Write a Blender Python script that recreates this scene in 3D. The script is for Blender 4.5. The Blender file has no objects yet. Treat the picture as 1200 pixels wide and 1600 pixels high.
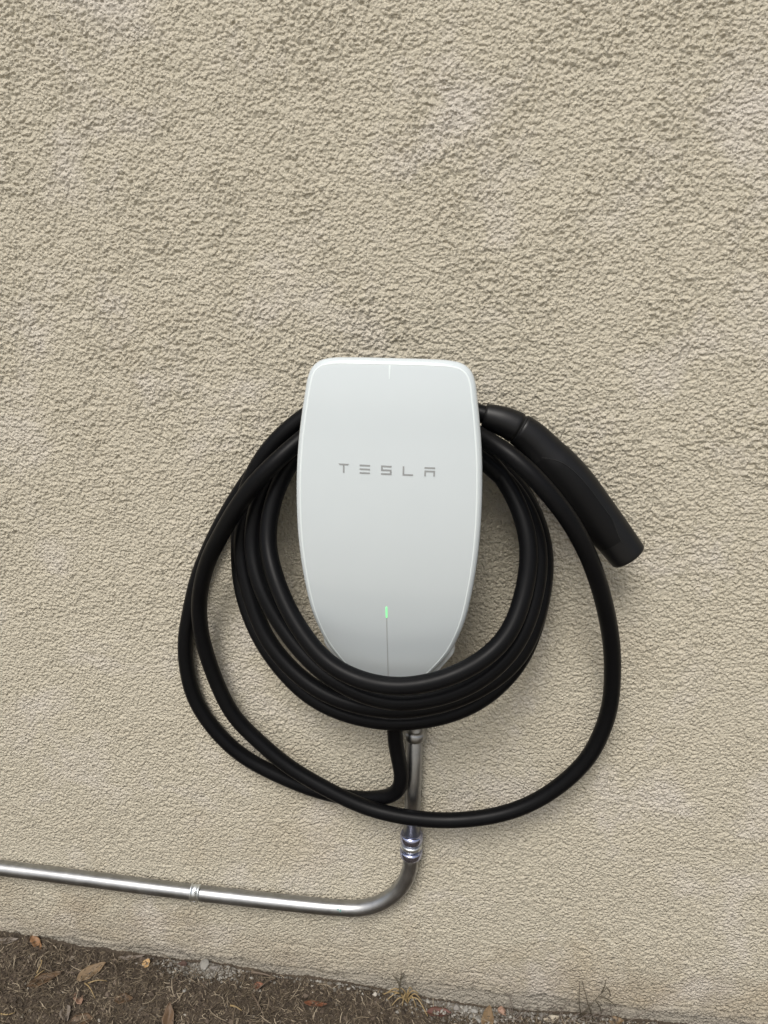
import bpy, math, random
import numpy as np
from mathutils import Vector, Matrix

random.seed(7)
rng = np.random.default_rng(11)
S = bpy.context.scene
COL = S.collection
rad = math.radians

# ------------------------------------------------------------------ camera
ZO = 0.655                                  # height of the charger's centre above the soil
F = 1110.0                                  # focal length in photo pixels (1200 x 1600)
CAM = np.array([0.0648, -0.6782, 0.1541 + ZO])
YAW, PITCH, ROLL = rad(6.75), rad(16.0), rad(0.95)
fw = np.array([-math.sin(YAW) * math.cos(PITCH), math.cos(YAW) * math.cos(PITCH), -math.sin(PITCH)])
rt = np.cross(fw, [0, 0, 1.0]); rt /= np.linalg.norm(rt)
up = np.cross(rt, fw)
rt, up = math.cos(ROLL) * rt + math.sin(ROLL) * up, -math.sin(ROLL) * rt + math.cos(ROLL) * up
cam = bpy.data.cameras.new('camera')
cam.sensor_fit = 'VERTICAL'; cam.sensor_height = 36.0; cam.lens = F / 1600 * 36
cam.clip_start = 0.02; cam.clip_end = 500
cam_o = bpy.data.objects.new('camera', cam); COL.objects.link(cam_o)
M = Matrix.Identity(4)
for i in range(3):
    M[i][0], M[i][1], M[i][2], M[i][3] = rt[i], up[i], -fw[i], CAM[i]
cam_o.matrix_world = M
S.camera = cam_o

# ------------------------------------------------------------------ light (bright overcast)
SUN_EL, SUN_ROT = rad(51), rad(193)
W = bpy.data.worlds.new('World'); S.world = W; W.use_nodes = True
nt = W.node_tree
bg = nt.nodes['Background']
sky = nt.nodes.new('ShaderNodeTexSky'); sky.sky_type = 'NISHITA'; sky.sun_disc = False
sky.sun_elevation = SUN_EL; sky.sun_rotation = SUN_ROT
sky.air_density = 1.0; sky.dust_density = 4.0; sky.ozone_density = 1.0
hs = nt.nodes.new('ShaderNodeHueSaturation'); hs.inputs['Saturation'].default_value = 0.45
nt.links.new(sky.outputs[0], hs.inputs['Color']); nt.links.new(hs.outputs[0], bg.inputs[0])
bg.inputs[1].default_value = 0.10
sl = bpy.data.lights.new('sun', 'SUN'); sl.energy = 1.8; sl.angle = rad(24); sl.color = (1, 0.96, 0.9)
so = bpy.data.objects.new('sun', sl); COL.objects.link(so)
sd = Vector((math.sin(SUN_ROT) * math.cos(SUN_EL), math.cos(SUN_ROT) * math.cos(SUN_EL), math.sin(SUN_EL)))
so.rotation_euler = sd.to_track_quat('Z', 'Y').to_euler(); so.location = (-1, -3, 4)
S.view_settings.view_transform = 'Standard'; S.view_settings.look = 'None'
S.view_settings.gamma = 1; S.view_settings.use_curve_mapping = False
S.view_settings.exposure = 0.38

# ------------------------------------------------------------------ helpers
def at(px, py, d):
    """world point where the photo pixel's sight line crosses the plane d metres in front of the wall"""
    v = fw + rt * (px - 600) / F - up * (py - 800) / F
    t = (-d - CAM[1]) / v[1]
    return CAM + v * t

def on_ground(px, py, h=0.0):
    v = fw + rt * (px - 600) / F - up * (py - 800) / F
    p = CAM + v * ((h - CAM[2]) / v[2])
    for _ in range(3):
        g = float(ground_h(np.array([p[0]]), np.array([p[1]]))[0]) + h
        p = CAM + v * ((g - CAM[2]) / v[2])
    return p

def wpos(o):
    p = np.zeros(3)
    while o is not None:
        p += np.array(o.location); o = o.parent
    return p

def obj(name, verts, faces, mat, parent=None, smooth=True, loc=None):
    """link ONE mesh object; verts are world coordinates"""
    verts = np.asarray(verts, dtype=float)
    base = wpos(parent) if parent is not None else np.zeros(3)
    here = np.array(loc, dtype=float) if loc is not None else base
    me = bpy.data.meshes.new(name)
    me.from_pydata((verts - here).tolist(), [], [list(map(int, f)) for f in faces])
    if smooth:
        me.polygons.foreach_set('use_smooth', [True] * len(me.polygons))
    me.materials.append(mat); me.update()
    o = bpy.data.objects.new(name, me); COL.objects.link(o)
    if parent is not None: o.parent = parent
    o.location = here - base
    return o

def thing(name, label, cat, loc=(0, 0, 0), group=None):
    o = bpy.data.objects.new(name, None); COL.objects.link(o)
    o.location = loc; o.empty_display_size = 0.05
    o['label'] = label; o['category'] = cat
    if group: o['group'] = group
    return o

def tag(o, label, cat, group=None):
    o['label'] = label; o['category'] = cat
    if group: o['group'] = group
    return o

def grid_mesh(name, X, Y, Z, mat):
    """big quad sheet from 2-D arrays"""
    ny, nx = X.shape
    v = np.stack([X, Y, Z], -1).reshape(-1, 3).astype(np.float32)
    idx = np.arange(ny * nx).reshape(ny, nx)
    q = np.stack([idx[:-1, :-1], idx[:-1, 1:], idx[1:, 1:], idx[1:, :-1]], -1).reshape(-1, 4).astype(np.int32)
    return fast_mesh(name, v, q, mat)

def fast_mesh(name, v, q, mat, smooth=True):
    k = q.shape[1]
    me = bpy.data.meshes.new(name)
    me.vertices.add(len(v)); me.vertices.foreach_set('co', np.asarray(v, np.float32).ravel())
    me.loops.add(q.size); me.loops.foreach_set('vertex_index', q.astype(np.int32).ravel())
    me.polygons.add(len(q)); me.polygons.foreach_set('loop_start', np.arange(0, q.size, k, dtype=np.int32))
    me.polygons.foreach_set('use_smooth', np.full(len(q), smooth, dtype=bool))
    me.update(calc_edges=True); me.validate()
    me.materials.append(mat)
    o = bpy.data.objects.new(name, me); COL.objects.link(o)
    return o

def h01(ix, iy, s):
    n = (ix.astype(np.int64) * 374761393 + iy.astype(np.int64) * 668265263 + s * 1442695041) & 0xFFFFFFFF
    n = ((n ^ (n >> 13)) * 1274126177) & 0xFFFFFFFF
    n = ((n ^ (n >> 16)) * 2246822519) & 0xFFFFFFFF
    return ((n ^ (n >> 15)) & 0xFFFFFF) / float(0xFFFFFF)

def perlin(x, y, s=0):
    xi = np.floor(x); yi = np.floor(y); fx = x - xi; fy = y - yi
    u = fx * fx * fx * (fx * (fx * 6 - 15) + 10); v = fy * fy * fy * (fy * (fy * 6 - 15) + 10)
    def g(dx, dy):
        a = h01(xi + dx, yi + dy, s) * 2 * math.pi
        return np.cos(a) * (fx - dx) + np.sin(a) * (fy - dy)
    a = g(0, 0); b = g(1, 0); c = g(0, 1); d = g(1, 1)
    return 1.45 * ((a + (b - a) * u) + ((c + (d - c) * u) - (a + (b - a) * u)) * v)

def sstep(a, b, x):
    t = np.clip((x - a) / (b - a), 0, 1); return t * t * (3 - 2 * t)

def sweep(path, radii, seg=20, caps=True, ell=None, twist_ref=None):
    """tube along path (n,3); radii scalar or (n,); ell = second radius factor along the wall normal"""
    P = np.asarray(path, float); n = len(P)
    r = np.full(n, radii) if np.isscalar(radii) else np.asarray(radii, float)
    T = np.gradient(P, axis=0); T /= np.linalg.norm(T, axis=1)[:, None]
    ref = np.array([0, -1.0, 0]) if twist_ref is None else np.array(twist_ref)
    N = ref - T[0] * (ref @ T[0]); N /= np.linalg.norm(N)
    vs = []
    a = np.linspace(0, 2 * math.pi, seg, endpoint=False)
    for i in range(n):
        N = N - T[i] * (N @ T[i]); N /= np.linalg.norm(N)
        B = np.cross(T[i], N)
        e = 1.0 if ell is None else ell
        vs.append(P[i] + r[i] * (np.cos(a)[:, None] * N * e + np.sin(a)[:, None] * B))
    v = np.concatenate(vs)
    f = []
    for i in range(n - 1):
        for k in range(seg):
            k2 = (k + 1) % seg
            f.append((i * seg + k, i * seg + k2, (i + 1) * seg + k2, (i + 1) * seg + k))
    if caps:
        f.append(tuple(range(seg))[::-1]); f.append(tuple((n - 1) * seg + k for k in range(seg)))
    return v, f

def catmull(pts, step=0.003):
    P = np.asarray(pts, float)
    P = np.vstack([2 * P[0] - P[1], P, 2 * P[-1] - P[-2]])
    out = []
    for i in range(1, len(P) - 2):
        p0, p1, p2, p3 = P[i - 1:i + 3]
        t0 = 0; t1 = t0 + np.linalg.norm(p1 - p0) ** .5; t2 = t1 + np.linalg.norm(p2 - p1) ** .5; t3 = t2 + np.linalg.norm(p3 - p2) ** .5
        m = max(2, int(np.linalg.norm(p2 - p1) / step))
        for t in np.linspace(t1, t2, m, endpoint=False):
            A1 = (t1 - t) / (t1 - t0) * p0 + (t - t0) / (t1 - t0) * p1
            A2 = (t2 - t) / (t2 - t1) * p1 + (t - t1) / (t2 - t1) * p2
            A3 = (t3 - t) / (t3 - t2) * p2 + (t - t2) / (t3 - t2) * p3
            B1 = (t2 - t) / (t2 - t0) * A1 + (t - t0) / (t2 - t0) * A2
            B2 = (t3 - t) / (t3 - t1) * A2 + (t - t1) / (t3 - t1) * A3
            out.append((t2 - t) / (t2 - t1) * B1 + (t - t1) / (t2 - t1) * B2)
    out.append(P[-2])
    return np.array(out)

def relax(P, n):
    P = P.copy()
    for _ in range(n):
        P[1:-1] = P[1:-1] * .5 + (P[:-2] + P[2:]) * .25
    return P

def lathe(profile, p0, axis, seg=40, hexa=None):
    """profile list of (distance along axis, radius[, hex flag])"""
    axis = np.array(axis, float); axis /= np.linalg.norm(axis)
    n0 = np.array([0, -1.0, 0]); n0 -= axis * (n0 @ axis); n0 /= np.linalg.norm(n0); b0 = np.cross(axis, n0)
    a = np.linspace(0, 2 * math.pi, seg, endpoint=False)
    v = []; f = []
    for pr in profile:
        s, r = pr[0], pr[1]
        rr = np.full(seg, r)
        if len(pr) > 2 and pr[2]:
            m = (a + 0.3) % (math.pi / 3) - math.pi / 6
            rr = np.minimum(r, r * .9 / np.cos(m))
        v.append(np.array(p0) + axis * s + rr[:, None] * (np.cos(a)[:, None] * n0 + np.sin(a)[:, None] * b0))
    v = np.concatenate(v)
    for i in range(len(profile) - 1):
        for k in range(seg):
            k2 = (k + 1) % seg
            f.append((i * seg + k, i * seg + k2, (i + 1) * seg + k2, (i + 1) * seg + k))
    f.append(tuple(range(seg))[::-1]); f.append(tuple((len(profile) - 1) * seg + k for k in range(seg)))
    return v, f

# ------------------------------------------------------------------ materials
def new_mat(name):
    m = bpy.data.materials.new(name); m.use_nodes = True
    return m, m.node_tree, m.node_tree.nodes['Principled BSDF']

def noise(t, scale, detail=4, rough=.55, vec=None, dist=0.0):
    n = t.nodes.new('ShaderNodeTexNoise'); n.inputs['Scale'].default_value = scale
    n.inputs['Detail'].default_value = detail; n.inputs['Roughness'].default_value = rough
    n.inputs['Distortion'].default_value = dist
    if vec is not None: t.links.new(vec, n.inputs['Vector'])
    return n.outputs['Fac']

def ramp(t, fac, stops):
    r = t.nodes.new('ShaderNodeValToRGB'); e = r.color_ramp.elements
    while len(e) < len(stops): e.new(.5)
    for k, (p, c) in enumerate(stops):
        e[k].position = p; e[k].color = (*c, 1) if len(c) == 3 else c
    t.links.new(fac, r.inputs[0]); return r.outputs[0]

def mix(t, fac, a, b, mode='MIX'):
    m = t.nodes.new('ShaderNodeMix'); m.data_type = 'RGBA'; m.blend_type = mode
    if isinstance(fac, (int, float)): m.inputs[0].default_value = fac
    else: t.links.new(fac, m.inputs[0])
    for s, k in ((a, 6), (b, 7)):
        if isinstance(s, tuple): m.inputs[k].default_value = (*s, 1)
        else: t.links.new(s, m.inputs[k])
    return m.outputs[2]

def math_n(t, op, a, b=None):
    m = t.nodes.new('ShaderNodeMath'); m.operation = op
    for i, s in enumerate((a, b)):
        if s is None: continue
        if isinstance(s, (int, float)): m.inputs[i].default_value = s
        else: t.links.new(s, m.inputs[i])
    return m.outputs[0]

def bump(t, b, height, strength, dist):
    n = t.nodes.new('ShaderNodeBump'); n.inputs['Strength'].default_value = strength; n.inputs['Distance'].default_value = dist
    t.links.new(height, n.inputs['Height']); t.links.new(n.outputs[0], b.inputs['Normal'])

def simple(name, col, rough=.5, metal=0.0, coat=0.0):
    m, t, b = new_mat(name)
    b.inputs['Base Color'].default_value = (*col, 1); b.inputs['Roughness'].default_value = rough
    b.inputs['Metallic'].default_value = metal; b.inputs['Coat Weight'].default_value = coat
    b.inputs['Coat Roughness'].default_value = .05
    return m

# painted stucco: sand-coloured paint, faint blotches; greyer bare render showing along the foot
m_stucco, t, b = new_mat('painted_stucco')
g = t.nodes.new('ShaderNodeNewGeometry'); pos = g.outputs['Position']
sep = t.nodes.new('ShaderNodeSeparateXYZ'); t.links.new(pos, sep.inputs[0])
c = mix(t, noise(t, 3.0, 3, .5, pos), (.512, .467, .370), (.556, .511, .415))
c = mix(t, math_n(t, 'MULTIPLY', noise(t, 260, 3, .6, pos), .5), c, (.40, .37, .285))
c = mix(t, ramp(t, noise(t, 5.5, 4, .6, pos, .4), [(.6, (0, 0, 0)), (.78, (.5, .5, .5))]), c, (.41, .36, .27))
c = mix(t, ramp(t, noise(t, 9, 4, .65, pos, .3), [(.52, (0, 0, 0)), (.70, (.7, .7, .7))]), c, (.56, .52, .465))
low_ = ramp(t, sep.outputs['Z'], [(.05, (1, 1, 1)), (.42, (0, 0, 0))])
c = mix(t, math_n(t, 'MULTIPLY', low_, ramp(t, noise(t, 7, 5, .6, pos, .6), [(.52, (0, 0, 0)), (.70, (.55, .55, .55))])), c, (.40, .33, .225))
splash = math_n(t, 'ADD', sep.outputs['Z'], math_n(t, 'MULTIPLY', math_n(t, 'SUBTRACT', noise(t, 22, 6, .75, pos), .5), -.22))
c = mix(t, ramp(t, splash, [(.02, (.42, .42, .42)), (.10, (0, 0, 0))]), c, (.25, .20, .145))
mp = t.nodes.new('ShaderNodeMapping'); mp.inputs['Scale'].default_value = (1, 1, 4); t.links.new(pos, mp.inputs[0])
nz = noise(t, 9, 5, .6, mp.outputs[0])
foot = math_n(t, 'ADD', sep.outputs['Z'], math_n(t, 'MULTIPLY', math_n(t, 'SUBTRACT', nz, .5), -.06))
fz = ramp(t, foot, [(.008, (1, 1, 1)), (.035, (0, 0, 0))])
c = mix(t, math_n(t, 'MULTIPLY', fz, .65), c, (.27, .25, .215))
t.links.new(c, b.inputs['Base Color'])
b.inputs['Roughness'].default_value = .78; b.inputs['Specular IOR Level'].default_value = .3
vo = t.nodes.new('ShaderNodeTexVoronoi'); vo.feature = 'SMOOTH_F1'; vo.inputs['Scale'].default_value = 380
vo.inputs['Smoothness'].default_value = .5; t.links.new(pos, vo.inputs['Vector'])
hh = math_n(t, 'ADD', math_n(t, 'MULTIPLY', vo.outputs['Distance'], -1.0), math_n(t, 'MULTIPLY', noise(t, 900, 2, .6, pos), .5))
bump(t, b, hh, 1.0, .0025)

m_soil, t, b = new_mat('dry_soil')
g = t.nodes.new('ShaderNodeNewGeometry'); pos = g.outputs['Position']
c = mix(t, noise(t, 14, 5, .6, pos), (.045, .034, .024), (.095, .073, .051))
c = mix(t, ramp(t, noise(t, 420, 3, .6, pos), [(.55, (0, 0, 0)), (.72, (1, 1, 1))]), c, (.15, .12, .085))
t.links.new(c, b.inputs['Base Color']); b.inputs['Roughness'].default_value = .95
bump(t, b, noise(t, 300, 4, .65, pos), .8, .003)

def island_mat(name, stops, rough=.8):
    m, t, b = new_mat(name)
    g = t.nodes.new('ShaderNodeNewGeometry')
    t.links.new(ramp(t, g.outputs['Random Per Island'], stops), b.inputs['Base Color'])
    b.inputs['Roughness'].default_value = rough
    return m
m_thatch = island_mat('dry_thatch', [(0, (.027, .019, .012)), (.4, (.07, .051, .032)), (.8, (.16, .125, .083)), (1, (.36, .30, .215))])
m_crumb = island_mat('soil_crumbs', [(0, (.03, .022, .015)), (.5, (.075, .055, .038)), (.93, (.13, .10, .075)), (.985, (.22, .19, .15)), (1, (.42, .39, .34))], .9)

def leaf_mat(name, c1, c2):
    m, t, b = new_mat(name)
    tc = t.nodes.new('ShaderNodeTexCoord')
    t.links.new(mix(t, noise(t, 140, 4, .6, tc.outputs['Object']), c1, c2), b.inputs['Base Color'])
    b.inputs['Roughness'].default_value = .6
    bump(t, b, noise(t, 500, 3, .5, tc.outputs['Object']), .3, .0006)
    return m
LM = {
    'orange': leaf_mat('leaf_orange', (.28, .15, .07), (.19, .10, .047)),
    'tan': leaf_mat('leaf_tan', (.21, .145, .08), (.14, .092, .048)),
    'brown': leaf_mat('leaf_brown', (.12, .072, .036), (.075, .045, .024)),
    'grey': leaf_mat('leaf_grey', (.20, .17, .14), (.14, .115, .095)),
    'pink': leaf_mat('leaf_pink', (.36, .23, .17), (.25, .15, .10)),
    'red': leaf_mat('leaf_red', (.20, .075, .034), (.12, .048, .026)),
    'darkred': leaf_mat('leaf_dark_red', (.12, .045, .03), (.08, .03, .022)),
    'yellow': leaf_mat('leaf_yellow', (.46, .30, .14), (.36, .22, .09)),
    'pale': leaf_mat('leaf_pale', (.42, .38, .30), (.33, .28, .21)),
}
m_straw = leaf_mat('straw', (.34, .25, .12), (.24, .17, .08))
m_twig = leaf_mat('twig', (.16, .12, .085), (.09, .065, .045))
m_weed = leaf_mat('dead_weed', (.10, .085, .055), (.06, .05, .035))
m_stone = leaf_mat('pale_stone', (.30, .29, .265), (.20, .19, .17))
m_rubble = leaf_mat('grey_rubble', (.20, .185, .165), (.14, .125, .11))
m_redstone = leaf_mat('red_stone', (.11, .065, .05), (.075, .048, .038))

m_glass, t, b = new_mat('white_glass')
tc = t.nodes.new('ShaderNodeTexCoord')
t.links.new(mix(t, noise(t, 26, 5, .6, tc.outputs['Object']), (.535, .584, .600), (.552, .600, .618)), b.inputs['Base Color'])
t.links.new(ramp(t, noise(t, 40, 5, .7, tc.outputs['Object'], .3), [(.35, (.10, .10, .10)), (.75, (.24, .24, .24))]), b.inputs['Roughness'])
b.inputs['Coat Weight'].default_value = .3; b.inputs['Coat Roughness'].default_value = .12
m_housing = simple('white_plastic', (.66, .70, .70), .35)
m_ink = simple('grey_ink', (.27, .28, .28), .45)
m_seam = simple('grey_seam', (.36, .37, .37), .4)
m_highlight = simple('painted_highlight', (.68, .74, .745), .2)  # lighter tone for the highlights painted on the face
m_led, t, b = new_mat('green_light')
b.inputs['Base Color'].default_value = (.2, .8, .3, 1)
b.inputs['Emission Color'].default_value = (.17, 1.0, .26, 1); b.inputs['Emission Strength'].default_value = .75

m_rubber, t, b = new_mat('black_rubber')
b.inputs['Base Color'].default_value = (.003, .003, .0034, 1); b.inputs['Roughness'].default_value = .36
b.inputs['Specular IOR Level'].default_value = .12
tc = t.nodes.new('ShaderNodeTexCoord')
bump(t, b, noise(t, 900, 2, .5, tc.outputs['Object']), .08, .0003)
t.links.new(ramp(t, noise(t, 30, 4, .6, tc.outputs['Object']), [(.3, (.36, .36, .36)), (.7, (.46, .46, .46))]), b.inputs['Roughness'])
dustm = math_n(t, 'MULTIPLY', ramp(t, noise(t, 1400, 2, .5, tc.outputs['Object']), [(.70, (0, 0, 0)), (.78, (1, 1, 1))]), ramp(t, noise(t, 18, 3, .6, tc.outputs['Object']), [(.45, (0, 0, 0)), (.75, (.35, .35, .35))]))
t.links.new(mix(t, dustm, mix(t, noise(t, 22, 4, .6, tc.outputs['Object']), (.0022, .0023, .0029), (.0048, .0049, .0054)), (.10, .09, .075)), b.inputs['Base Color'])
m_plug = simple('black_plastic', (.004, .004, .0045), .42)
m_plug.node_tree.nodes['Principled BSDF'].inputs['Specular IOR Level'].default_value = .3
m_panel = simple('matt_black_plastic', (.003, .003, .0033), .5)
m_panel.node_tree.nodes['Principled BSDF'].inputs['Specular IOR Level'].default_value = .18
m_gap = simple('joint_black', (.002, .002, .002), .8)

m_emt, t, b = new_mat('galvanised_steel')
b.inputs['Base Color'].default_value = (.56, .57, .58, 1); b.inputs['Metallic'].default_value = 1.0
tc = t.nodes.new('ShaderNodeTexCoord')
t.links.new(ramp(t, noise(t, 55, 5, .65, tc.outputs['Object']), [(.3, (.30, .30, .30)), (.75, (.44, .44, .44))]), b.inputs['Roughness'])
t.links.new(ramp(t, noise(t, 80, 4, .6, tc.outputs['Object']), [(.3, (.33, .335, .34)), (.7, (.43, .435, .435))]), b.inputs['Base Color'])
m_zinc = simple('bright_zinc', (.50, .53, .72), .18, 1.0)
m_strap = simple('zinc_strap', (.80, .83, .83), .35, 1.0)
m_screw = simple('screw_steel', (.35, .36, .36), .35, 1.0)
m_print = simple('teal_print', (.10, .24, .22), .5)

# ------------------------------------------------------------------ the wall
def axis_coords(lo, hi, core_lo, core_hi, step, grow=1.22, big=.35):
    c = list(np.arange(core_lo, core_hi + step * .5, step))
    s = step; x = c[-1]
    while x < hi:
        s = min(s * grow, big); x = min(x + s, hi); c.append(x)
    s = step; x = c[0]; pre = []
    while x > lo:
        s = min(s * grow, big); x = max(x - s, lo); pre.append(x)
    return np.array(pre[::-1] + c)

wx = axis_coords(-4, 4, -.58, .50, .00105)
wz = axis_coords(-.06, 3.0, -.03, 1.11, .00105)
X, Z = np.meshgrid(wx, wz)
mmx, mmz = X * 1000, Z * 1000
core = sstep(-.70, -.60, X) * (1 - sstep(.52, .62, X)) * (1 - sstep(1.13, 1.23, Z))
w1 = perlin(mmx / 22, mmz / 22, 1) * 5; w2 = perlin(mmx / 22, mmz / 22, 2) * 5
ux, uz = mmx + w1, mmz + w2
rough = .68 + .36 * sstep(.30, .75, Z + .12 * perlin(mmx / 180, mmz / 180, 3))
rough *= .80 + .36 * sstep(-.35, .35, perlin(mmx / 70, mmz / 90, 4) + .5 * perlin(mmx / 30, mmz / 30, 41))
blob1 = sstep(-.12, .12, perlin(ux / 17, uz / 15, 5) + .6 * perlin(ux / 7, uz / 6.5, 6))
blob2 = sstep(-.20, .16, perlin(mmx / 6.4 + .12 * w1, mmz / 6.0, 7))
blob3 = sstep(-.24, .18, perlin(mmx / 3.6, mmz / 3.5 + .12 * w2, 8))
fine = perlin(mmx / 2.7, mmz / 2.5, 81)
h = rough * (.66 * blob1 * (.5 + .5 * blob3) + .58 * blob2 + .92 * blob3 + .80 * fine) + .35 * perlin(mmx / 60, mmz / 60, 9)
# trowelled band near the foot: horizontal drag marks instead of grit
band = 1 - sstep(.030, .085, Z + .02 * perlin(mmx / 120, mmz / 40, 10))
drag = .7 * perlin(ux / 34, uz / 4.2, 12) + .5 * perlin(ux / 14, uz / 2.6, 13) + .6 * fine + .5 * blob3
h = h * (1 - .62 * band) + band * drag * .8
# broken, slightly undercut foot with flaked layers
edge = .016 + .007 * perlin(mmx / 55, 0 * mmx, 14) + .003 * perlin(mmx / 9, mmz / 6, 15)
under = 1 - sstep(-.003, .003, Z - edge)
flake = sstep(.25, .38, perlin(mmx / 60, mmz / 9, 17)) * (1 - sstep(.020, .032, Z)) * sstep(.004, .012, Z)
h = h - under * 3.5 - flake * 2.2
crack = np.zeros_like(h)
for (xa, xb, zb, sd_) in ((.30, .50, .030, 31), (-.16, -.02, .052, 32), (.05, .16, .040, 33)):
    line = zb + .006 * perlin(mmx / 30, 0 * mmx, sd_) + .002 * perlin(mmx / 6, 0 * mmx, sd_ + 5)
    crack += np.exp(-((Z - line) / .0013) ** 2) * sstep(xa, xa + .03, X) * (1 - sstep(xb - .03, xb, X))
# a rough smear of lumps up the right-hand side
ridge = np.exp(-((X - .425 - .012 * perlin(mmz / 60, 0 * mmz, 36)) / .010) ** 2) * sstep(.22, .28, Z) * (1 - sstep(.52, .60, Z))
h = h - 1.6 * crack + ridge * 1.5 * (blob3 + blob2 - .8)
Y = -h * .001 * core
back = .2
nv = X.size
wall_o = grid_mesh('stucco_wall', X, Y, Z, m_stucco)
me = wall_o.data
# give the wall its thickness: sides, top and back
ny, nx = X.shape
idx = np.arange(nv).reshape(ny, nx)
loop = np.concatenate([idx[0, :], idx[1:, -1], idx[-1, -2::-1], idx[-2:0:-1, 0]])
co = np.stack([X, Y, Z], -1).reshape(-1, 3)
rim = co[loop].copy(); rim2 = rim.copy(); rim2[:, 1] = back
vv = np.vstack([rim, rim2]); n = len(loop)
ff = [(i, i + n, (i + 1) % n + n, (i + 1) % n) for i in range(n)] + [tuple(range(n, 2 * n))]
body = obj('wall_core', vv, ff, m_stucco, smooth=False)
body.parent = wall_o
tag(wall_o, 'sand coloured rough stucco house wall with the charger mounted on it', 'wall')

# ------------------------------------------------------------------ ground
def ground_h(x, y):
    base = np.interp(x, [-.9, -.51, -.337, -.085, .114, .30, .8], [.012, .012, .005, .002, -.011, .001, .0])
    fade = np.exp(-(np.minimum(y, 0) / .35) ** 2)
    near = np.exp(-((np.abs(x) / 1.4) ** 4)) * np.exp(-(y / 1.2) ** 4)
    n = perlin(x / .09, y / .09, 21) * .004 + perlin(x / .03, y / .03, 22) * .0022 + perlin(x / .011, y / .011, 23) * .0011
    return base * fade + n * near + .02 * perlin(x / 1.7, y / 1.7, 24) * (1 - near)

gx = axis_coords(-120, 120, -.95, .85, .0035, 1.25, 8)
gy = axis_coords(-120, 120, -.50, .03, .0035, 1.25, 8)
GX, GY = np.meshgrid(gx, gy)
ground = grid_mesh('ground', GX, GY, ground_h(GX, GY), m_soil)
ground['kind'] = 'structure'

# unseen concrete drive in front of the soil strip, added to bounce light up
a = [(-60, -.62, .012), (60, -.62, .012), (60, -7, .012), (-60, -7, .012)]
m_drive, t, b = new_mat('bounce_concrete')
g = t.nodes.new('ShaderNodeNewGeometry')
t.links.new(mix(t, noise(t, 4, 6, .6, g.outputs['Position']), (.36, .34, .30), (.45, .43, .38)), b.inputs['Base Color'])
b.inputs['Roughness'].default_value = .9
drive = obj('bounce_driveway', [(x, y, z + .02) for x, y, z in a] + [(x, y, z - .12) for x, y, z in a], [(3, 2, 1, 0), (0, 1, 5, 4), (1, 2, 6, 5), (2, 3, 7, 6), (3, 0, 4, 7), (4, 5, 6, 7)], m_drive, None, False)
drive['kind'] = 'structure'

def scatter_xy(n, x0=-.9, x1=.8, y0=-.42, y1=-.002):
    return rng.uniform(x0, x1, n), rng.uniform(y0, y1, n)

# short dry grass thatch, one stuff object
def strips(n, lmin, lmax, wmin, wmax, region, lift=.004):
    x, y = scatter_xy(n, *region)
    a = rng.uniform(0, 2 * math.pi, n); L = rng.uniform(lmin, lmax, n) ; wdt = rng.uniform(wmin, wmax, n)
    bend = rng.normal(0, .9, n); tilt = rng.normal(.1, .35, n)
    K = 5; V = np.zeros((n, K * 2, 3)); 
    px, py = x.copy(), y.copy(); ang = a.copy(); zoff = np.abs(rng.normal(0, lift * .5, n)) + .0006
    for k in range(K):
        nxv, nyv = -np.sin(ang), np.cos(ang)
        taper = wdt * (1 - .6 * abs(k / (K - 1) - .4))
        zz = ground_h(px, np.minimum(py, -.001)) + zoff + np.maximum(tilt, -.1) * L * (k / (K - 1)) * .6
        V[:, 2 * k] = np.stack([px + nxv * taper, np.minimum(py + nyv * taper, -.001), zz], -1)
        V[:, 2 * k + 1] = np.stack([px - nxv * taper, np.minimum(py - nyv * taper, -.001), zz + wdt * .5], -1)
        ang = ang + bend / (K - 1)
        px = px + np.cos(ang) * L / (K - 1); py = py + np.sin(ang) * L / (K - 1)
    base = (np.arange(n) * K * 2)[:, None]
    q = np.concatenate([base + np.array([2 * k, 2 * k + 1, 2 * k + 3, 2 * k + 2]) for k in range(K - 1)], 0)
    return V.reshape(-1, 3), q
REG = (-.9, .8, -.40, -.004)
v1, q1 = strips(90000, .002, .009, .0002, .00045, REG)
v2, q2 = strips(9000, .008, .024, .00022, .00045, REG, .007)
thatch = fast_mesh('dry_grass_thatch', np.vstack([v1, v2]), np.vstack([q1, q2 + len(v1)]), m_thatch)
thatch['kind'] = 'stuff'; tag(thatch, 'short brown dry grass litter matted over the soil', 'dry grass')

# crumbs of soil and grit, one stuff object
def chunks(n, smin, smax, region, power=2.0):
    x, y = scatter_xy(n, *region)
    s = smin + (smax - smin) * rng.uniform(0, 1, n) ** power
    base = np.array([[1, 0, 0], [-1, 0, 0], [0, 1, 0], [0, -1, 0], [0, 0, 1], [0, 0, -1]], float)
    tri = np.array([[0, 2, 4], [2, 1, 4], [1, 3, 4], [3, 0, 4], [2, 0, 5], [1, 2, 5], [3, 1, 5], [0, 3, 5]])
    V = base[None] * rng.uniform(.6, 1.2, (n, 6, 3)) + rng.normal(0, .18, (n, 6, 3))
    a = rng.uniform(0, 6.28, n); ca, sa = np.cos(a), np.sin(a)
    vx = V[:, :, 0] * ca[:, None] - V[:, :, 1] * sa[:, None]; vy = V[:, :, 0] * sa[:, None] + V[:, :, 1] * ca[:, None]
    V = np.stack([vx, vy, V[:, :, 2] * .8], -1) * s[:, None, None]
    V += np.stack([x, y, ground_h(x, y) + s * .45], -1)[:, None, :]
    q = ((np.arange(n) * 6)[:, None, None] + tri[None]).reshape(-1, 3)
    return V.reshape(-1, 3), q
v1, q1 = chunks(60000, .0005, .0024, REG)
v2, q2 = chunks(3500, .0015, .0046, REG, 1.5)
v1, q1 = np.vstack([v1, v2]), np.vstack([q1, q2 + len(v1)])
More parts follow.
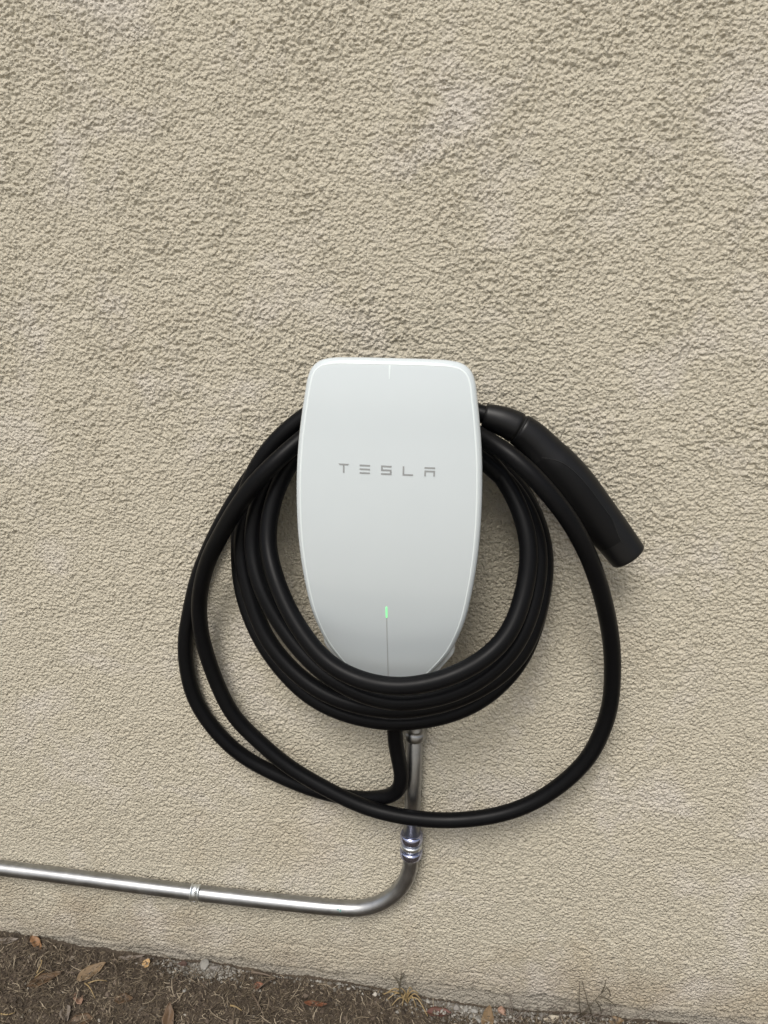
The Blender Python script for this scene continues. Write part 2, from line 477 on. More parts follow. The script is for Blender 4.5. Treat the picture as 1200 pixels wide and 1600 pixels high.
crumbs = fast_mesh('soil_crumbs', v1, q1, m_crumb, smooth=False)
crumbs['kind'] = 'stuff'; tag(crumbs, 'loose crumbs of dark soil and pale grit along the wall foot', 'soil')

# pale mortar dust and crumbs fallen from the wall in two patches
m_mortar = island_mat('mortar_crumbs', [(0, (.10, .088, .07)), (.6, (.19, .175, .15)), (1, (.36, .345, .31))], .9)
mv = []; mq = []; nb = 0
for (px, py, n_, sx_, sy_) in ((318, 1514, 1500, .024, .008), (725, 1572, 1600, .032, .012), (850, 1588, 900, .07, .010), (560, 1542, 350, .06, .006)):
    c_ = on_ground(px, py)
    v, q = chunks(n_, .0005, .0028, (0, 1, 0, 1), 2.5)
    v = v.reshape(n_, 6, 3); ctr_ = v.mean(1, keepdims=True)
    nx_ = c_[0] + rng.normal(0, sx_, n_); ny_ = np.minimum(c_[1] + rng.normal(0, sy_, n_), -.003)
    v = v - ctr_ + np.stack([nx_, ny_, ground_h(nx_, ny_) + .0018], -1)[:, None, :]
    mv.append(v.reshape(-1, 3)); mq.append(q + nb); nb += n_ * 6
mortar = fast_mesh('mortar_crumbs', np.vstack(mv), np.vstack(mq), m_mortar, smooth=False)
mortar['kind'] = 'stuff'; tag(mortar, 'pale grey mortar crumbs fallen along the foot of the wall', 'rubble')

# ------------------------------------------------------------------ the charger
charger = thing('ev_charger', 'white glass faced wall charger with a green status light, hung with black cable', 'charger', (0, 0, ZO))
zz = np.array([.116, .08, .03, -.03, -.09, -.14, -.19, -.229]); dd = np.array([.1070, .1115, .1135, .1115, .1025, .0890, .0715, .0565])
pc = np.polyfit(zz, dd, 5)
def face_d(x, z): return np.polyval(pc, np.clip(z, -.229, .116)) - .0045 * (x / .0785) ** 2
half = [(0, .1160), (.030, .1158), (.048, .1150), (.058, .1125), (.0645, .1070), (.0680, .0990), (.0705, .085), (.0735, .065), (.0762, .042),
        (.0780, .015), (.0786, -.010), (.0783, -.035), (.0768, -.060), (.0742, -.085), (.0700, -.112), (.0642, -.133)]
low = [(.0585, -.1480), (.0515, -.1610), (.0435, -.1735), (.0355, -.1850), (.0280, -.1970), (.0215, -.2090), (.0150, -.2200), (.0070, -.2275), (0, -.229)]
hr = np.array(half + low, float)
hr3 = catmull(np.c_[hr, np.zeros(len(hr))], .0025)[:, :2]
outline = np.vstack([hr3, (hr3 * [-1, 1])[-2:0:-1]])           # clockwise seen from the front
No = len(outline)
tan = np.roll(outline, -1, 0) - np.roll(outline, 1, 0)
nor = np.c_[-tan[:, 1], tan[:, 0]]; nor /= np.linalg.norm(nor, axis=1)[:, None]
if ((outline - [0, -.03]) * nor).sum() < 0: nor = -nor
rr = .0048 + 0 * outline[:, 1]
rings = []
def ring(xz, d): rings.append(np.c_[xz[:, 0], -d, xz[:, 1] + ZO])
fd0 = face_d(outline[:, 0], outline[:, 1])
ring(outline - nor * .030, fd0 - rr - .006)
ring(outline - nor * .004, fd0 - rr - .0045)
ring(outline - nor * .0008, fd0 - rr - .0038)
ring(outline, fd0 - rr - .0025)
for a in np.linspace(0, math.pi / 2, 9):
    xz = outline - nor * (rr * (1 - math.cos(a)))[:, None]
    ring(xz, face_d(xz[:, 0], xz[:, 1]) - rr * (1 - math.sin(a)))
inn = outline - nor * rr[:, None]
for s in np.linspace(1, 0, 40)[1:-1]:
    xz = np.array([0, -.02]) + (inn - [0, -.02]) * s
    ring(xz, face_d(xz[:, 0], xz[:, 1]))
fv = np.concatenate(rings + [np.array([[0, -float(face_d(0, -.02)), -.02 + ZO]])]); ff = []
for i in range(len(rings) - 1):
    for k in range(No):
        k2 = (k + 1) % No
        ff.append((i * No + k, i * No + k2, (i + 1) * No + k2, (i + 1) * No + k))
last = (len(rings) - 1) * No
ff += [(last + k, last + (k + 1) % No, len(fv) - 1) for k in range(No)]
ff.append(tuple(range(No))[::-1])
plate_o = obj('face_plate', fv, ff, m_glass, charger)
off = -.0016 + .0064 * (1 - sstep(-.1530, -.1350, outline[:, 1]))
out2 = outline + nor * off[:, None]
tv = []
for e_, back_ in ((.020, .016), (.0008, .015), (0, .0135), (.0006, .0110), (.0020, .0100), (.0090, .0098)):
    xz = out2 - nor * e_
    tv.append(np.c_[xz[:, 0], -(fd0 - back_ + .004), xz[:, 1] + ZO])
obj('back_trim', np.concatenate(tv), [(i * No + k, i * No + (k + 1) % No, (i + 1) * No + (k + 1) % No, (i + 1) * No + k) for i in range(5) for k in range(No)], m_housing, charger)
# highlight where the glass turns over at its edge, painted as a lighter strip
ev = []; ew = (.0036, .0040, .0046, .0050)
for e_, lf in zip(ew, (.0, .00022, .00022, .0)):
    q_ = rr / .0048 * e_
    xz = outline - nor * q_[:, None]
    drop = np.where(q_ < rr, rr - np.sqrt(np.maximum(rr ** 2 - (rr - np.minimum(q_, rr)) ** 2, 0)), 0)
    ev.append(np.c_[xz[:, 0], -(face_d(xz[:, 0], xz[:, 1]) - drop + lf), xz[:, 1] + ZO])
obj('edge_highlight', np.concatenate(ev), [(i * No + k, i * No + (k + 1) % No, (i + 1) * No + (k + 1) % No, (i + 1) * No + k) for i in range(3) for k in range(No)], m_highlight, plate_o)

# housing behind the glass: the narrower neck the cable winds round
nr = []
for y_d, sc, zc in ((.002, 1.10, -.09), (.012, 1.10, -.09), (.016, 1.0, -.09), (.055, .95, -.09), (.078, 1.02, -.088)):
    a = np.linspace(0, 2 * math.pi, 64, endpoint=False)
    ex = np.sign(np.cos(a)) * np.abs(np.cos(a)) ** .6 * .046 * sc; ez = np.sign(np.sin(a)) * np.abs(np.sin(a)) ** .6 * .105 * sc + zc
    dep = np.minimum(y_d, face_d(ex, ez) - .010)
    nr.append(np.c_[ex, -dep, ez + ZO])
nf = [(i * 64 + k, i * 64 + (k + 1) % 64, (i + 1) * 64 + (k + 1) % 64, (i + 1) * 64 + k) for i in range(4) for k in range(64)]
nf += [tuple(range(64))[::-1], tuple(range(256, 320))]
obj('housing', np.concatenate(nr), nf, m_housing, charger)

def on_face(polys, name, mat, lift=.00035):
    """flat raised shapes on the curved glass; polys are lists of (x, z) outlines (quads)"""
    v = []; f = []
    for p in polys:
        n = len(p); b0 = len(v)
        for x, z in p: v.append((x, -(float(face_d(x, z)) + lift), z + ZO))
        for x, z in p: v.append((x, -(float(face_d(x, z)) - .0006), z + ZO))
        f.append(tuple(b0 + k for k in range(n)))
        f += [(b0 + k, b0 + n + k, b0 + n + (k + 1) % n, b0 + (k + 1) % n) for k in range(n)]
    return obj(name, v, f, mat, plate_o, smooth=False)
def R(x0, z0, x1, z1): return [(x0, z0), (x1, z0), (x1, z1), (x0, z1)]
lw, lh, st = .0086, .0076, .00125
def letter(polys, cx, cz): on_face([[(cx + x * 1.0, cz + z) for x, z in p] for p in polys], 'letter', m_ink)
hx, hz = lw / 2, lh / 2
cz = .0268
T_ = [[(-hx, hz), (-hx + .0007, hz - st), (hx - .0007, hz - st), (hx, hz)], R(-st / 2, -hz, st / 2, hz - st - .0004)]
E_ = [R(-hx, hz - st, hx, hz), R(-hx, -st / 2, hx, st / 2), R(-hx, -hz, hx, -hz + st)]
S_ = [R(-hx, hz - st, hx, hz), R(-hx, st / 2 + .0001, -hx + st, hz - st - .0001), R(-hx, -st / 2, hx, st / 2), R(hx - st, -hz + st + .0001, hx, -st / 2 - .0001), R(-hx, -hz, hx, -hz + st)]
L_ = [R(-hx, -hz + st + .0001, -hx + st, hz), R(-hx, -hz, hx, -hz + st)]
A_ = [R(-hx, hz - st, hx, hz), R(-hx, -st * .2, hx, st * .8), R(-hx, -hz, -hx + st, -st * .2 - .0001), R(hx - st, -hz, hx, -st * .2 - .0001)]
for k, gph in enumerate((T_, E_, S_, L_, A_)):
    letter(gph, -.0362 + k * .01775, cz)
def strip(z0, z1, w, n=14):
    zs = np.linspace(z0, z1, n + 1)
    return [R(-w / 2, zs[i + 1], w / 2, zs[i]) for i in range(n)]
on_face(strip(-.1000, -.1115, .0011, 4), 'status_light', m_led, .0004)
on_face(strip(-.1118, -.2200, .0007, 24), 'centre_seam', m_seam, .0002)
on_face([[(-.0003, .1000), (.0003, .1000), (.0007, .1070), (-.0007, .1070)], [(-.0007, .1071), (.0007, .1071), (.0008, .1108), (-.0008, .1108)]], 'top_crease_highlight', m_highlight, .0003)  # highlight on the top crease, painted as a small pale strip

# ------------------------------------------------------------------ the cable, wound round the charger
cable = thing('charging_cable', 'black rubber charging cable coiled round the white charger, ending in a curved plug handle', 'cable', (0, -.03, ZO))
route = [
    # out of the charger's underside, down beside the conduit and away to the left
    (613, 1090, .040), (615, 1118, .038), (617, 1147, .036), (619, 1170, .034), (625, 1195, .031), (629.5, 1219, .030), (620, 1240, .026), (590, 1248, .019),
    (545, 1246.5, .0125), (500, 1237, .0115), (445, 1216, .0115), (380, 1182, .0115), (335, 1140, .0115), (303, 1090, .0115), (291, 1040, .0115), (289, 1000, .012),
    (299, 945, .0125), (308, 905, .013), (328, 855, .013), (356, 800, .014), (398, 736, .016), (434, 694, .018), (484, 655, .02), (540, 632, .022), (606, 628, .025),
    # four turns on the neck, from the inside one out
    (680, 652, .03), (735, 692, .042), (792, 755, .052), (825, 840, .070), (820, 920, .085), (788, 1000, .105), (715, 1053, .120), (612, 1073, .127),
    (520, 1042, .120), (463, 975, .104), (431, 905, .086), (418, 845, .068), (429, 775, .054), (465, 708, .046), (530, 666, .042), (606, 655, .042),
    (680, 670, .045), (745, 712, .050), (806, 768, .050), (840, 845, .052), (838, 920, .062), (805, 1010, .083), (730, 1074, .098), (612, 1097, .105),
    (512, 1056, .096), (446, 986, .080), (405, 910, .066), (394, 845, .052), (407, 775, .045), (455, 700, .040), (525, 655, .035), (606, 642, .034),
    (680, 655, .034), (748, 703, .036), (815, 768, .036), (849, 850, .036), (848, 925, .046), (812, 1025, .064), (731, 1086, .080), (614, 1110, .083),
    (500, 1080, .074), (422, 1006, .060), (388, 920, .046), (377, 850, .036), (395, 768, .034), (445, 690, .032), (520, 645, .027), (606, 630, .026),
    (685, 650, .022), (750, 695, .019), (815, 765, .017), (850, 850, .017), (848, 930, .025), (812, 1035, .042), (735, 1104, .054), (612, 1129, .058),
    (495, 1096, .053), (416, 1014, .040), (380, 930, .026), (373, 860, .020), (385, 765, .032), (418, 704, .038), (468, 656, .036), (535, 618, .033), (606, 606, .033),
    # the last wide loop in front of everything
    (680, 636, .042), (748, 681, .062), (788, 704, .078), (826, 736, .086), (857, 770, .088), (888, 810, .086), (911, 850, .080), (930, 895, .070), (947, 955, .056),
    (956, 1010, .045), (957, 1060, .038), (953, 1105, .034), (942, 1140, .031), (921, 1182, .030), (883, 1221, .030), (833, 1254, .031), (780, 1273, .033), (707, 1282, .035),
    (650, 1279, .036), (610, 1272, .036), (570, 1261, .034), (518, 1237, .031), (450, 1197, .026), (404, 1158, .022), (364, 1117, .021), (331, 1047, .022), (313, 982, .027), (312, 930, .034),
    (325, 876, .045), (345, 836, .055), (372, 790, .064), (402, 750, .068), (433, 720, .066), (470, 687, .055), (530, 645, .040), (606, 622, .036),
    (680, 628, .040), (720, 637, .044), (748, 646, .047), (764, 650, .048), (776, 653, .048)]
CP = relax(catmull([at(*p) for p in route], .004), 16)
cv, cf = sweep(CP, .0081, 18)
obj('cable_jacket', cv, cf, m_rubber, cable)

# plug handle
hpts = [(757, 650, .048), (780, 656, .048), (802, 665, .048), (827, 682, .047), (858, 716, .046), (882, 741, .046), (901, 764, .046), (929, 801, .046), (958, 838, .047), (980, 867, .048)]
HP = relax(catmull([at(*p) for p in hpts], .002), 12)
sH = np.r_[0, np.cumsum(np.linalg.norm(np.diff(HP, axis=0), axis=1))]; sH /= sH[-1]
HR = np.interp(sH, [0, .08, .16, .28, .42, .58, .75, .9, 1], [.0110, .0128, .0140, .0160, .0188, .0195, .0188, .0176, .0166])
i_c = int(np.searchsorted(sH, .165))
def rounded_end(P, r, at_end=True, n=6, rad_=.004):
    """round the end of a swept body"""
    d = P[-1] - P[-2]; d /= np.linalg.norm(d)
    ps, rs = [], []
    for a in np.linspace(0, math.pi / 2, n)[1:]:
        ps.append(P[-1] + d * rad_ * math.sin(a)); rs.append(r[-1] - rad_ * (1 - math.cos(a)))
    return np.vstack([P, ps]), np.r_[r, rs]
bp, br = rounded_end(HP[i_c + 1:], HR[i_c + 1:], rad_=.0035)
bp, br = np.vstack([bp[:1], bp]), np.r_[br[0] - .0008, br]
bp[0] = bp[1] - (bp[2] - bp[1]) * .25
hv, hf = sweep(bp, br, 40, ell=.86)
handle = obj('plug_handle', hv, hf, m_plug, cable)
cp_, cr_ = HP[:i_c + 1], HR[:i_c + 1].copy()
cr_[-1] -= .0006
cp_ = np.vstack([cp_[0] - (cp_[1] - cp_[0]) * .3, cp_]); cr_ = np.r_[cr_[0] - .0016, cr_]
kv, kf = sweep(cp_, cr_, 40, ell=.9)
obj('strain_relief', kv, kf, m_plug, handle)
# recessed joint ring between collar and body
jp = HP[i_c - 1:i_c + 3]
jv, jf = sweep(jp, HR[i_c - 1:i_c + 3] - .0014, 40, ell=.88)
obj('joint_ring', jv, jf, m_gap, handle)
# grip panel: inlaid skin on the side facing out, its edge proud by half a millimetre
def handle_frame():
    T = np.gradient(HP, axis=0); T /= np.linalg.norm(T, axis=1)[:, None]
    ref = np.array([0, -1.0, 0]); N = ref - T[0] * (ref @ T[0]); N /= np.linalg.norm(N); out = []
    for i in range(len(HP)):
        N = N - T[i] * (N @ T[i]); N /= np.linalg.norm(N); out.append((N.copy(), np.cross(T[i], N)))
    return out
HF = handle_frame()
ia, ib = int(np.searchsorted(sH, .335)), int(np.searchsorted(sH, .90))
gv = []; gf = []; nu = 26
for i in range(ia, ib + 1):
    u = (i - ia) / (ib - ia)
    N, B = HF[i]
    top = .62 * (1 - math.exp(-u * 9)) * (1 - .55 * sstep(.75, 1, np.array(u))) - .15 * math.exp(-u * 9)
    for k in range(nu):
        q = k / (nu - 1)
        ang = float(top) - q * (2.3 + float(top))
        edge_ = min(q * 9, (1 - q) * 9, u * 12, (1 - u) * 12, 1)
        r_ = HR[i] + .0007 * math.sqrt(max(edge_, 0)) - .0003
        gv.append(HP[i] + r_ * (math.cos(ang) * N * .86 - math.sin(ang) * B))
n_i = ib - ia + 1
gf = [(i * nu + k, i * nu + k + 1, (i + 1) * nu + k + 1, (i + 1) * nu + k) for i in range(n_i - 1) for k in range(nu - 1)]
obj('grip_panel', gv, gf, m_panel, handle)
seam = [np.array(gv[i * nu + 1]) for i in range(n_i)]
v, f = sweep(seam, .00045, 6); obj('panel_seam', v, f, m_gap, handle)

# ------------------------------------------------------------------ conduit
PX, PD, PR = .0232, .0120, .0090
z_h = .1295
conduit = thing('metal_conduit', 'galvanised steel conduit rising from the left along the wall into the charger', 'conduit', (PX, -PD, z_h))
zc = float(at(643, 1319, PD)[2])
v, f = sweep([(PX, -PD, zc + .004), (PX, -PD, .30), (PX, -PD, ZO - .17)], PR, 32)
obj('upper_pipe', v, f, m_emt, conduit)
Rb = .078
arc = [(PX - Rb + Rb * math.cos(a), -PD, z_h + Rb - Rb * math.sin(a)) for a in np.linspace(0, math.pi / 2, 28)]
path = [(PX, -PD, zc - .004)] + arc + [(x, -PD + .0015 * math.sin(x * 9), z_h + .0008 * math.sin(x * 7)) for x in np.linspace(PX - Rb - .02, -3.9, 160)]
v, f = sweep(path, PR, 32)
obj('bent_pipe', v, f, m_emt, conduit)
# compression coupling
cpl = [(-.0205, .0092), (-.0205, .0108), (-.0190, .0122), (-.0150, .0128, 1), (-.0095, .0128, 1), (-.0080, .0118), (-.0075, .0108), (-.0035, .0104), (-.0030, .0120), (-.0020, .0124), (.0020, .0124), (.0030, .0120),
       (.0035, .0104), (.0060, .0108), (.0070, .0120), (.0085, .0128, 1), (.0160, .0128, 1), (.0185, .0120), (.0200, .0104), (.0200, .0092)]
cpl = [(p[0] * .78, p[1]) for p in cpl]
def densify(pr, k=3):
    out = []
    for a, b in zip(pr[:-1], pr[1:]):
        for j in range(k):
            q = j / k; out.append((a[0] + (b[0] - a[0]) * q, a[1] + (b[1] - a[1]) * q, (a[2] if len(a) > 2 else 0)))
    out.append(pr[-1]); return out
v, f = lathe(densify(cpl[:7], 2), (PX, -PD, zc), (0, 0, 1), 48); obj('compression_nut', v, f, m_zinc, conduit)
v, f = lathe(densify(cpl[7:13], 2), (PX, -PD, zc), (0, 0, 1), 48); obj('coupling_body', v, f, m_strap, conduit)
v, f = lathe(densify(cpl[13:], 2), (PX, -PD, zc), (0, 0, 1), 48); obj('compression_nut', v, f, m_zinc, conduit)
zt = float(at(645, 1143, PD)[2])
v, f = lathe(densify([(-.008, .0092), (-.008, .0112), (-.006, .0122), (.000, .0122), (.002, .0112), (.004, .0112), (.006, .0125, 1), (.016, .0125, 1), (.018, .0112), (.055, .0112), (.055, .0092)], 2), (PX, -PD, zt), (0, 0, 1), 48)
obj('box_connector', v, f, m_emt, conduit)
# teal remains of the printed marking on the bend
v = []; f = []
for (x, ang, w, hgt) in [(-.078, .55, .004, .0018), (-.0725, .62, .003, .0024), (-.068, .5, .0035, .0016), (-.0635, .66, .002, .0026), (-.060, .56, .003, .0020), (-.0565, .42, .0016, .003), (-.073, .42, .005, .0008), (-.062, .4, .004, .0009)]:
    b0 = len(v)
    for xx in (x - w / 2, x + w / 2):
        for k in range(3):
            a = ang + (k - 1) * hgt / PR / 2
            v.append((xx, -PD - (PR + .00015) * math.cos(a), z_h + (PR + .00015) * math.sin(a)))
    f += [(b0, b0 + 3, b0 + 4, b0 + 1), (b0 + 1, b0 + 4, b0 + 5, b0 + 2)]
obj('printed_marking', v, f, m_print, conduit)

# strap that holds the conduit to the wall
sx = float(at(308, 1397, PD)[0])
strap = thing('conduit_strap', 'small bright zinc strap clamping the horizontal steel conduit to the wall', 'strap', (sx, -.003, z_h))
angs = np.linspace(-math.pi * .5, math.pi * .5, 25)
cx = [(sx, 0)]
prof = [(.0, z_h + PR + .0010)]
ctr = [(-PD - (PR + .0010) * math.cos(a), z_h + (PR + .0010) * math.sin(a)) for a in angs]
tn = []
for i in range(len(ctr)):
    a_ = np.array(ctr[min(i + 1, len(ctr) - 1)]) - np.array(ctr[max(i - 1, 0)]); a_ /= np.linalg.norm(a_); tn.append((a_[1], -a_[0]))
xs = [-.0056, -.0056, -.0049, -.0041, -.0034, .0034, .0041, .0049, .0056, .0056]
hs_ = [0, .0014, .0024, .0021, .0009, .0009, .0021, .0024, .0014, 0]
v = []; 
for (yy, zq), (ny_, nz_) in zip(ctr, tn):
    o_ = 1 if (ny_ * (yy + PD) + nz_ * (zq - z_h)) > 0 or abs(yy) < .0015 and (nz_ * (zq - z_h)) > 0 else -1
    for xx, hh_ in zip(xs, hs_): v.append((sx + xx, yy + o_ * ny_ * hh_, zq + o_ * nz_ * hh_))
K = len(xs)
f = [(i * K + k, i * K + k + 1, (i + 1) * K + k + 1, (i + 1) * K + k) for i in range(len(ctr) - 1) for k in range(K - 1)]
obj('band', v, f, m_strap, strap)
for sgn in (1, -1):
    a = .75 * sgn - .12
    p0 = np.array([sx + .001 * sgn, -PD - (PR + .0016) * math.cos(a), z_h + (PR + .0016) * math.sin(a)])
    v, f = lathe([(0, .0017), (.0007, .0017), (.0011, .0012), (.0011, .0005), (.0006, .0005)], p0, (0, -math.cos(a), math.sin(a)), 16)
    obj('screw', v, f, m_screw, strap)

# ------------------------------------------------------------------ litter on the soil
def frame_at(px, py, lift=.003):
    p = on_ground(px, py); p[1] = min(p[1], -.006)
    p[2] = float(ground_h(np.array([p[0]]), np.array([p[1]]))[0]) + lift
    return p

def leaf(px, py, length, width, heading, mat, label, pitch=0.0, roll=0.0, curl=.3, cup=.35, tipped=.5, lift=.004):
    """heading in degrees on the ground: 0 points along the wall to the right, 90 to the wall"""
    p = frame_at(px, py, lift)
    nl, nw = 16, 9; v = []
    Rm = (Matrix.Rotation(rad(heading), 3, 'Z') @ Matrix.Rotation(rad(-pitch), 3, 'Y') @ Matrix.Rotation(rad(roll), 3, 'X'))
    for i in range(nl):
        u = i / (nl - 1)
        w = width / 2 * (math.sin(math.pi * u ** (.55 + tipped * .5)) ** .8 if 0 < u < 1 else 0) + width * .02
        for k in range(nw):
            q = k / (nw - 1) * 2 - 1
            x = (u - .5) * length
            y = q * w + .03 * width * math.sin(u * 17 + px) * abs(q)
            z = cup * w * abs(q) ** 1.4 + curl * length * ((u - .5) ** 2 - .08) + .04 * width * math.sin(u * 11 + q * 4 + py) - (.0004 if k == nw // 2 else 0)
            v.append((x, y, z))
    top = [np.array(p) + np.array(Rm @ Vector(q)) for q in v]
    bot = [np.array(p) + np.array(Rm @ (Vector(q) - Vector((0, 0, .00035)))) for q in v]
    vv = top + bot; n = len(top)
    q4 = [(i * nw + k, (i + 1) * nw + k, (i + 1) * nw + k + 1, i * nw + k + 1) for i in range(nl - 1) for k in range(nw - 1)]
    f = q4 + [tuple(j + n for j in q[::-1]) for q in q4]
    f += [(i * nw, i * nw + n, (i + 1) * nw + n, (i + 1) * nw) for i in range(nl - 1)] + [((i + 1) * nw - 1, (i + 2) * nw - 1, (i + 2) * nw - 1 + n, (i + 1) * nw - 1 + n) for i in range(nl - 1)]
    lo = float(np.percentile([q[2] for q in vv], 25)); g0 = float(ground_h(np.array([p[0]]), np.array([p[1]]))[0])
    vv = [q + np.array([0, 0, g0 + .0016 - lo]) for q in vv]
    o = obj('fallen_leaf', vv, f, LM[mat], None, True, loc=p)
    return tag(o, label, 'leaf', 'dry leaves fallen on the soil')

leaf(57, 1476, .026, .010, -32, 'orange', 'orange tan curled leaf lying just below the wall near the left edge', pitch=-14, curl=.5)
leaf(10, 1472, .030, .010, 18, 'grey', 'pale grey leaf at the left edge against the foot of the wall', curl=.2)
leaf(143, 1521, .036, .014, 42, 'tan', 'largest leaf on the soil, broad and tan, left of the conduit strap', pitch=8, roll=18, cup=.5)
leaf(70, 1532, .040, .015, 40, 'brown', 'dull dark brown leaf lying left of the broad tan leaf', curl=.15)
leaf(123, 1564, .022, .010, -48, 'pink', 'small pinkish leaf lying below the broad tan leaf', pitch=10, roll=-15)
leaf(193, 1563, .022, .013, 12, 'brown', 'small rounded brown leaf right of the pinkish leaf', curl=.15)
leaf(208, 1494, .032, .006, 14, 'grey', 'long narrow grey leaf lying along the foot of the wall', curl=.4)
leaf(230, 1508, .011, .010, 70, 'yellow', 'tiny yellow leaf scrap standing near the wall below the strap', pitch=35, cup=.6)
leaf(104, 1586, .020, .012, -55, 'grey', 'small crumpled grey leaf at the bottom edge below the pinkish leaf', cup=.7, roll=15)
leaf(128, 1598, .028, .016, 15, 'brown', 'brown leaf cut by the bottom edge of the photo, next to the crumpled grey leaf', cup=.5, pitch=8)
leaf(264, 1595, .030, .013, 105, 'brown', 'upright pointed brown leaf at the bottom edge below the yellow scrap', pitch=30, cup=.5)
leaf(404, 1544, .013, .010, 25, 'red', 'small bright orange red leaf scrap beside a forked twig', pitch=20, cup=.6)
leaf(493, 1571, .028, .009, 2, 'red', 'orange red leaf lying flat in the middle of the soil strip', roll=-15)
leaf(686, 1585, .030, .012, 8, 'darkred', 'dark red curled leaf right of the straw tuft', cup=.7)
leaf(762, 1596, .032, .014, 82, 'tan', 'brown leaf pointing at the wall beside the grey rubble', pitch=12, cup=.6)
leaf(862, 1594, .020, .008, 15, 'pale', 'pale cream leaf at the right end of the soil strip', pitch=8, cup=.5)
leaf(962, 1594, .018, .012, 15, 'tan', 'light brown leaf under the dead branching weed', pitch=15, cup=.6)

def stone(px, py, size, mat, label, group=None, flat=.7, name='stone', seed=1, sink=.35):
    p = frame_at(px, py, 0); r_ = np.random.default_rng(seed)
    import bmesh
    bm = bmesh.new(); bmesh.ops.create_icosphere(bm, subdivisions=2, radius=1)
    sc = r_.uniform(.8, 1.25, 3)
    vs = np.array([v.co[:] for v in bm.verts]); fs = [[v.index for v in f.verts] for f in bm.faces]; bm.free()
    for _ in range(11):                                            # chip flat facets off
        n_ = r_.normal(size=3) * [1, 1, .8]; n_ /= np.linalg.norm(n_); c_ = r_.uniform(.30, .62)
        d_ = vs @ n_; k_ = d_ > c_; vs[k_] -= np.outer(d_[k_] - c_, n_)
    vs = vs * sc * np.array([1, 1, flat]) * size / 2
    vs += r_.normal(0, size * .014, vs.shape)
    vs += p + np.array([0, 0, size * .5 * flat * (1 - sink)])
    o = obj(name, vs, fs, mat, None, False, loc=p)
    return tag(o, label, 'stone', group)
stone(318, 1510, .020, m_stone, 'pale grey angular stone chip against the wall foot', None, .6, seed=3)
stone(337, 1512, .016, m_rubble, 'flat grey mortar lump right of the angular stone chip', None, .4, seed=4)
stone(285, 1506, .014, m_redstone, 'dull reddish brown stone left of the pale stone chip', None, .7, seed=5)
stone(268, 1508, .011, m_rubble, 'small grey stone left of the reddish stone', None, .6, seed=6)
stone(288, 1549, .009, m_stone, 'small oval cream pebble alone on the soil below the stone chip', None, .6, seed=8)
stone(785, 1582, .014, LM['pink'], 'pinkish white pebble right of the grey rubble', None, .8, seed=9)
stone(556, 1537, .005, m_stone, 'tiny white pebble at the wall foot below the flaked paint', None, .9, seed=10)
stone(35, 1590, .007, LM['pale'], 'tiny cream pebble near the bottom left corner', None, .8, seed=12)
k = 0
for (px, py, s_) in [(712, 1566, .012), (728, 1565, .010), (742, 1567, .012), (716, 1576, .009), (740, 1580, .013), (728, 1576, .010), (705, 1558, .008), (735, 1590, .010), (747, 1595, .011), (690, 1560, .006), (660, 1556, .005), (752, 1574, .008)]:
    stone(px, py, s_, m_stone if k % 3 else m_rubble, 'one of the grey crumbled mortar bits heaped against the wall foot', 'grey mortar rubble', .7, 'rubble_stone', 20 + k); k += 1
for k, (px, py, s_) in enumerate([(820, 1586, .008), (832, 1590, .007), (845, 1584, .009), (858, 1588, .006), (900, 1590, .007), (808, 1590, .006)]):
    stone(px, py, s_, m_rubble, 'one of the small grey pebbles between the pinkish pebble and the weed', 'small grey pebbles', .7, 'pebble', 60 + k)

def stems(name, paths, radius, mat, label, cat, group=None):
    V = []; Fc = []; p0 = np.array(paths[0][0])
    root = None
    for pth in paths:
        P_ = relax(catmull(pth, .003), 2)
        r_ = np.linspace(radius, radius * .45, len(P_))
        v, f = sweep(P_, r_, 6)
        Fc += [tuple(len(V) + i for i in q) for q in f]; V += list(v)
    o = obj(name, V, Fc, mat, None, True, loc=p0)
    return tag(o, label, cat, group)
def gp(px, py, h=.004):
    p = on_ground(px, py); p[1] = min(p[1], -.006); p[2] += h; return p
stems('twig', [[gp(432, 1531), gp(418, 1541, .008), gp(404, 1551, .006), gp(394, 1556)], [gp(394, 1556, .003), gp(401, 1570, .007), gp(411, 1588)]], .0011, m_twig, 'thin forked pale twig beside the small orange red scrap', 'twig')
stems('twig', [[gp(360, 1575), gp(370, 1580, .007), gp(378, 1583)]], .0011, m_straw, 'short straight straw bit left of the forked twig', 'twig')
stems('twig', [[gp(58, 1525), gp(68, 1510, .010), gp(64, 1508, .008)], [gp(55, 1531), gp(66, 1526, .008), gp(72, 1519, .004)]], .0008, m_straw, 'pale bent stalk over the dull brown leaf', 'twig')
stems('twig', [[gp(133, 1540), gp(142, 1552, .008), gp(149, 1564)], [gp(138, 1540, .004), gp(155, 1539, .008), gp(168, 1537)]], .0008, m_straw, 'crossed thin straws just below the broad tan leaf', 'twig')
stems('twig', [[gp(395, 1517), gp(413, 1519, .006), gp(430, 1524)]], .0016, m_twig, 'thick grey stick lying along the wall foot above the forked twig', 'twig')
stems('twig', [[gp(2, 1588), gp(14, 1592, .006), gp(24, 1586)]], .0009, m_straw, 'thin bent straw at the bottom left corner', 'twig')

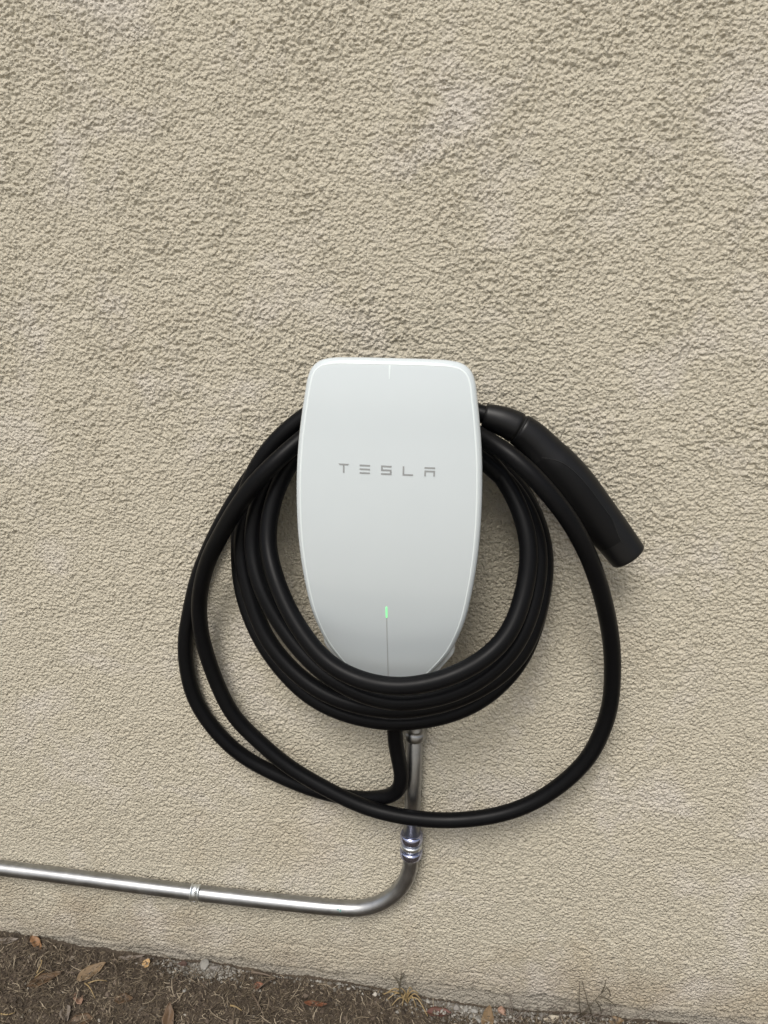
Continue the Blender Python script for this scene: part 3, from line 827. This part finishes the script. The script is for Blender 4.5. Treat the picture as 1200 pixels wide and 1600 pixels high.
def above(px, py, d): return at(px, py, d)
r2 = np.random.default_rng(5)
paths = []
c0 = gp(636, 1562, .002)
for (px, py, h_) in [(600, 1566, .012), (612, 1577, .006), (598, 1561, .008), (618, 1555, .012), (655, 1552, .012), (660, 1572, .006), (650, 1580, .006), (628, 1580, .008), (640, 1548, .012), (668, 1596, .008), (605, 1572, .010), (645, 1556, .016)]:
    e = gp(px, py, h_); m_ = (c0 + e) / 2 + np.array([0, 0, .008 + r2.uniform(0, .008)])
    paths.append([c0 + r2.normal(0, .002, 3) * [1, 1, 0], m_, e])
stems('straw_tuft', paths, .0010, m_straw, 'yellowish tuft of dead grass splayed at the foot of the wall', 'dead grass')
w0 = gp(632, 1558, .0)
stems('dead_weed', [[w0, above(624, 1548, .012), above(626, 1533, .008), above(627, 1518, .006)], [above(625, 1540, .010), above(620, 1530, .007), above(614, 1524, .006)], [above(626, 1530, .008), above(632, 1522, .006)]], .0013, m_weed, 'thin dead weed stalk climbing the wall behind the straw tuft', 'weed')
w0 = gp(900, 1592, .0)
stems('dead_weed', [[w0, above(915, 1580, .022), above(932, 1560, .018), above(950, 1542, .014)], [above(940, 1551, .016), above(946, 1538, .014), above(946, 1532, .012)],
                    [above(948, 1544, .014), above(953, 1548, .014), above(953, 1557, .012)], [above(935, 1557, .018), above(950, 1561, .014), above(963, 1574, .012)],
                    [above(930, 1563, .018), above(936, 1570, .018), above(940, 1584, .016)], [gp(908, 1590), above(905, 1570, .012), above(905, 1550, .010), above(906, 1534, .008)],
                    [gp(925, 1592), above(920, 1572, .014), above(914, 1550, .010), above(909, 1530, .008)]], .00085, m_weed,
      'dead branching weed with dark thin stems leaning on the wall at lower right', 'weed')
paths = []
for k in range(26):
    bx = r2.uniform(800, 990); b_ = gp(bx, r2.uniform(1588, 1600)); e = b_ + np.array([r2.normal(0, .018), r2.uniform(-.012, .004), r2.uniform(.008, .04)])
    e[1] = min(e[1], -.008); paths.append([b_, (b_ + e) / 2 + r2.normal(0, .003, 3) * [1, 0, 1], e])
stems('dry_grass_tuft', paths, .0006, LM['grey'], 'sparse thin grey dry grass stalks at the wall foot right of the rubble', 'dead grass')
